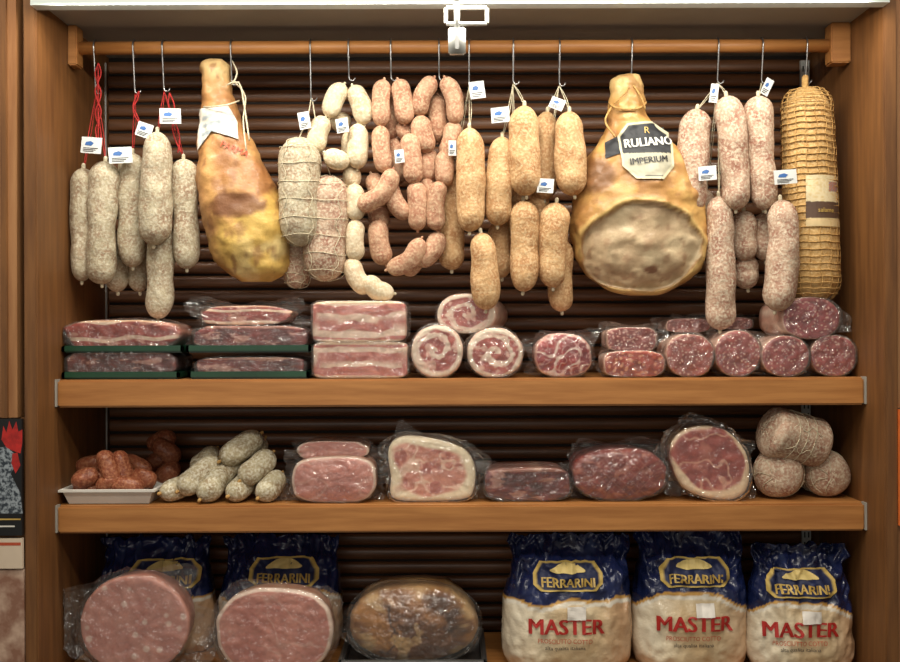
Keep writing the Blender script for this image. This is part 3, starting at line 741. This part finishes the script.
for (a,b_,ya,c,d,yb_,w) in[(220,460,.07,260,433,.12,26),(240,480,.04,272,452,.10,25),(210,484,.05,238,456,.13,23),(178,490,.035,218,457,.10,24),(160,492,.03,190,482,.09,22),(200,499,.02,222,470,.08,25),(228,498,.025,250,480,.09,23),(258,498,.025,281,474,.09,23),(192,470,.12,216,448,.18,22),(242,458,.12,264,438,.16,23),(176,494,.10,200,482,.16,24),(250,494,.12,268,476,.18,24)]:
    m=M(); p=[W(a,b_,ya),W((a+c)/2+1,(b_+d)/2+1,(ya+yb_)/2),W(c,d,yb_)]
    tube(m,p,w/2*sc(.04),segs=26,rows=20,lump=.06)
    mn=min(q.z for q in m.v); dz=max(0,SH2+.001-mn)
    for q in m.v: q.z+=dz
    m.build('salami',C_GREENW,g)
    tt=M()
    for e0,e1 in((p[0],p[1]),(p[2],p[1])):
        d_=(e0-e1).normalized(); e_=e0+Vector((0,0,dz)); tube(tt,[e_-d_*.003,e_+d_*.003,e_+d_*.009],.004,segs=8,rows=4,lump=.2)
    tt.build('tied_end',STRB,g)
pack('cooked_ham_pack',333,483,84,46,.03,.13,c_cotto,n=3,rest=SH2,ear=.8,rings=34,segs=120,bulge=.006)
pack('cooked_ham_pack',332,450,70,18,.07,.12,c_cotto,n=3,rest=zp(459.5,.07),ear=.6,segs=120,wob=.12)
pack('ham_chunk',431,470,84,64,.035,.14,c_hamfat,pts=[(390,478),(388,450),(402,438),(432,440),(462,450),(474,468),(473,492),(462,501),(420,503),(392,499)],rest=SH2,ear=.35,rings=40,segs=130)
g=group('ham_wrap_peak',W(405,440,.08))
m=M(); vs=[];fs=[]
for i in range(13):
    for j in range(13):
        t=i/12; x=W(392+t*6+(j/12)*(46*(1-t)**1.3+5),443-24*t,.075); x.y+=.012*nz(i*.7,j*.7,2); vs.append(x)
for i in range(12):
    for j in range(12): fs.append((i*13+j,i*13+j+1,i*13+j+14,i*13+j+13))
m.add(vs,fs); m.build('film',FILM,g)
pack('cured_meat_pack',527,485,86,33,.04,.14,c_dark,n=4,rest=SH2,ear=.4,segs=160,rings=36)
pack('bresaola_chunk',620,477,94,52,.04,.14,c_bres,n=2.4,rest=SH2,ear=.7,rings=38,segs=120,bulge=.008,edge=.25)
pack('prosciutto_chunk',710,464,82,76,.035,.15,c_prosc,pts=[(674,470),(671,446),(684,431),(706,427),(728,432),(746,452),(750,474),(746,492),(730,501),(704,498),(684,488)],rest=SH2,ear=.7,rings=40,segs=130)
g=group('netted_salami_stack',W(800,470,.12)); nm=M()
for (cx,w,ya,yb_,dx,e) in[(774,49,.035,.24,24,.035),(831,46,.05,.24,-10,.035)]:
    R=w/2*sc(.05); z=SH2+R+.002
    p=[Vector((W(cx,0,ya).x,ya,z)),Vector((W(cx+dx/2,0,.1).x,(ya+yb_)/2,z)),Vector((W(cx+dx,0,.1).x,yb_,z))]
    m=M(); tube(m,p,R,segs=34,rows=24,lump=.04,e=e); m.build('salami',C_PINKW,g)
    netted(nm,p,R,6,7,.0009)
p=[W(764,430,.045),W(792,438,.065),W(824,446,.085)]
R=25*sc(.06); m=M(); tube(m,p,R,segs=34,rows=30,lump=.03,e=.024); m.build('salami',C_PINKW,g)
netted(nm,p,R,7,7,.0009)
nm.build('netting',STRW,g)
# ---------------- bottom shelf
def bag(x0,x1,yc,dx=0,top=538,bot=668,name='ham_bag',low=True,ds=1.0,tilt=0):
    g=group(name,W((x0+x1)/2,605,yc)); xm=(x0+x1)/2; hw=(x1-x0)/2; H=bot-top
    s=lambda f,a,b,d:(top+H*f,xm-hw*a+tilt*(1-f),xm+hw*b+tilt*(1-f),d*ds)
    secs=[s(0,.93,.93,.004),s(.05,.95,.94,.007),s(.11,.91,.92,.016),s(.22,.88,.9,.045),s(.38,.94,.95,.072),s(.6,1,1,.086),s(.88,1,1,.086),s(1,.9,.93,.074)]
    def cf(px,py,u,f,sd):
        t=(py-top+2.5*math.sin(px*.11+sd))/H; e=.44+.07*u*u+.03*math.sin(u*3+sd)
        if t<e:
            c=mix((18,26,60),(32,44,90),.5+.8*tx(px,py,.04,sd))
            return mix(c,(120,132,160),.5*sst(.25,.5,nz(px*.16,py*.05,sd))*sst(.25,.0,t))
        if t<e+.02: return (196,150,80)
        if t<e+.05: return (222,214,198)
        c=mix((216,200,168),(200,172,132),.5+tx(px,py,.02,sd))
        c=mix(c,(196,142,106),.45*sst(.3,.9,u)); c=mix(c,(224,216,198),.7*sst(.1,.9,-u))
        return c
    def ex(px,py,u,f):
        t=(py-top)/H; a=.018*max(0,1-t*2.0)+.005
        return Vector((a*.25*nz(py*.1,px*.05,7),a*(nz(px*.09,py*.05,xm)*1.2+.8*nz(px*.2,py*.12,xm)),a*.7*nz(px*.14,3,xm)))
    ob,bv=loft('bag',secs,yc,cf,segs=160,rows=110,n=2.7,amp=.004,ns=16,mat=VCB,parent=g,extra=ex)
    cx=xm+dx; lt=top+H*.28
    def lc(px,py,f): return (206,176,96) if f>.88 else (22,32,72)
    patch('logo',[(cx-34,lt-2),(cx-27,lt-12),(cx+27,lt-12),(cx+34,lt-2),(cx+34,lt+8),(cx+27,lt+14),(cx-27,lt+14),(cx-34,lt+8)],yc,lc,bv,off=.004,poly=True,parent=g,mat=VCP)
    text('FERRARINI',cx,lt+6,8.5,yc,INKG,bv,off=.0065,sx=.95,parent=g,bold=.4)
    patch('house_mark',[(cx-16,lt-3),(cx-10,lt-9),(cx,lt-11),(cx+10,lt-9),(cx+16,lt-3)],yc,lambda a,b,f:(224,200,130),bv,off=.0065,parent=g)
    if low:
        text('MASTER',cx-3,top+H*.65,15,yc,INKR,bv,off=.004,sx=.98,parent=g,bold=.7)
        text('PROSCIUTTO COTTO',cx-4,top+H*.76,4.5,yc,INKRF,bv,off=.004,sx=.85,parent=g)
        text('alta qualita italiana',cx-4,top+H*.81,3.8,yc,INKK,bv,off=.004,parent=g)
        patch('sticker',[(cx-2,top+H*.50),(cx+16,top+H*.50),(cx+16,top+H*.60),(cx-2,top+H*.60)],yc,lambda a,b,f:(226,220,212),bv,off=.0065,poly=True,parent=g)
    return g
zb=lambda y:331+ (ZC-SH3)/sc(y)
bag(500,628,.10,0,top=534,bot=zb(.10)-1,tilt=4)
bag(629,743,.11,2,top=530,bot=zb(.11)-1,tilt=2)
bag(745,849,.076,-4,top=545,bot=zb(.076)-1,ds=.8)
bag(98,214,.22,14,top=536,bot=zb(.22)-1,low=False)
bag(220,342,.23,6,top=534,bot=zb(.23)-1,low=False)
pack('mortadella_half',133,627,109,98,.02,.085,c_mort,n=2.05,wob=.02,rest=SH3,ear=.6,rings=60,segs=160,bump=.0006,edge=.06)
pack('cooked_ham_half',273,636,118,84,.02,.085,c_cotto,n=2.5,wob=.05,rest=SH3,ear=.35,rings=54,segs=160,edge=.08)
pack('roasted_ham',412,630,128,76,.045,.15,c_roast,n=2.3,wob=.06,rest=SH3+.011,ear=.12,rings=60,segs=180,edge=.34,bulge=.02,bump=.004,mat=VCR)
m=M(); xx=W(412,0,.05).x
boxm(m,xx-.155,xx+.155,.005,.26,SH3+.002,SH3+.010,.003)
for (a,b_,c,d) in((xx-.165,xx+.165,0,.012),(xx-.165,xx+.165,.255,.267),(xx-.165,xx-.153,0,.267),(xx+.153,xx+.165,0,.267)): boxm(m,a,b_,c,d,SH3+.001,SH3+.034,.004)
tg=group('metal_tray',Vector((xx,.13,SH3+.01))); m.build('tray',METAL,tg,False)
# ---------------- lights
def area(name,loc,target,sx,sy,power,col):
    l=bpy.data.lights.new(name,'AREA'); l.shape='RECTANGLE'; l.size=sx; l.size_y=sy; l.energy=power; l.color=col
    o=bpy.data.objects.new(name,l); SCN.collection.objects.link(o); o.location=loc
    o.rotation_euler=(Vector(target)-Vector(loc)).to_track_quat('-Z','Y').to_euler(); return o
area('ceiling_tube_light',(-.3,-1.0,2.9),(0,.1,1.25),2.0,.07,23,(1,.93,.80))
area('ceiling_tube_light',(.3,-1.9,2.9),(0,.1,1.2),2.0,.07,21,(1,.93,.80))
area('cabinet_strip_light',(0.02,-.16,2.175),(0.02,.12,1.2),1.7,.04,9,(1,.94,.82))
area('shop_front_light',(-.6,-3.1,1.7),(0,0,1.1),2.2,.7,9,(1,.94,.84))
w=bpy.data.worlds.new('room_ambient'); SCN.world=w; w.use_nodes=True
w.node_tree.nodes['Background'].inputs[0].default_value=(.95,.86,.74,1); w.node_tree.nodes['Background'].inputs[1].default_value=.2
cam=bpy.data.cameras.new('camera'); co=bpy.data.objects.new('camera',cam); SCN.collection.objects.link(co)
co.location=(0,-D,ZC); co.rotation_euler=(math.radians(90),math.radians(.2),0); cam.sensor_width=36; cam.lens=36*D/(900*S); cam.clip_start=.05
SCN.camera=co
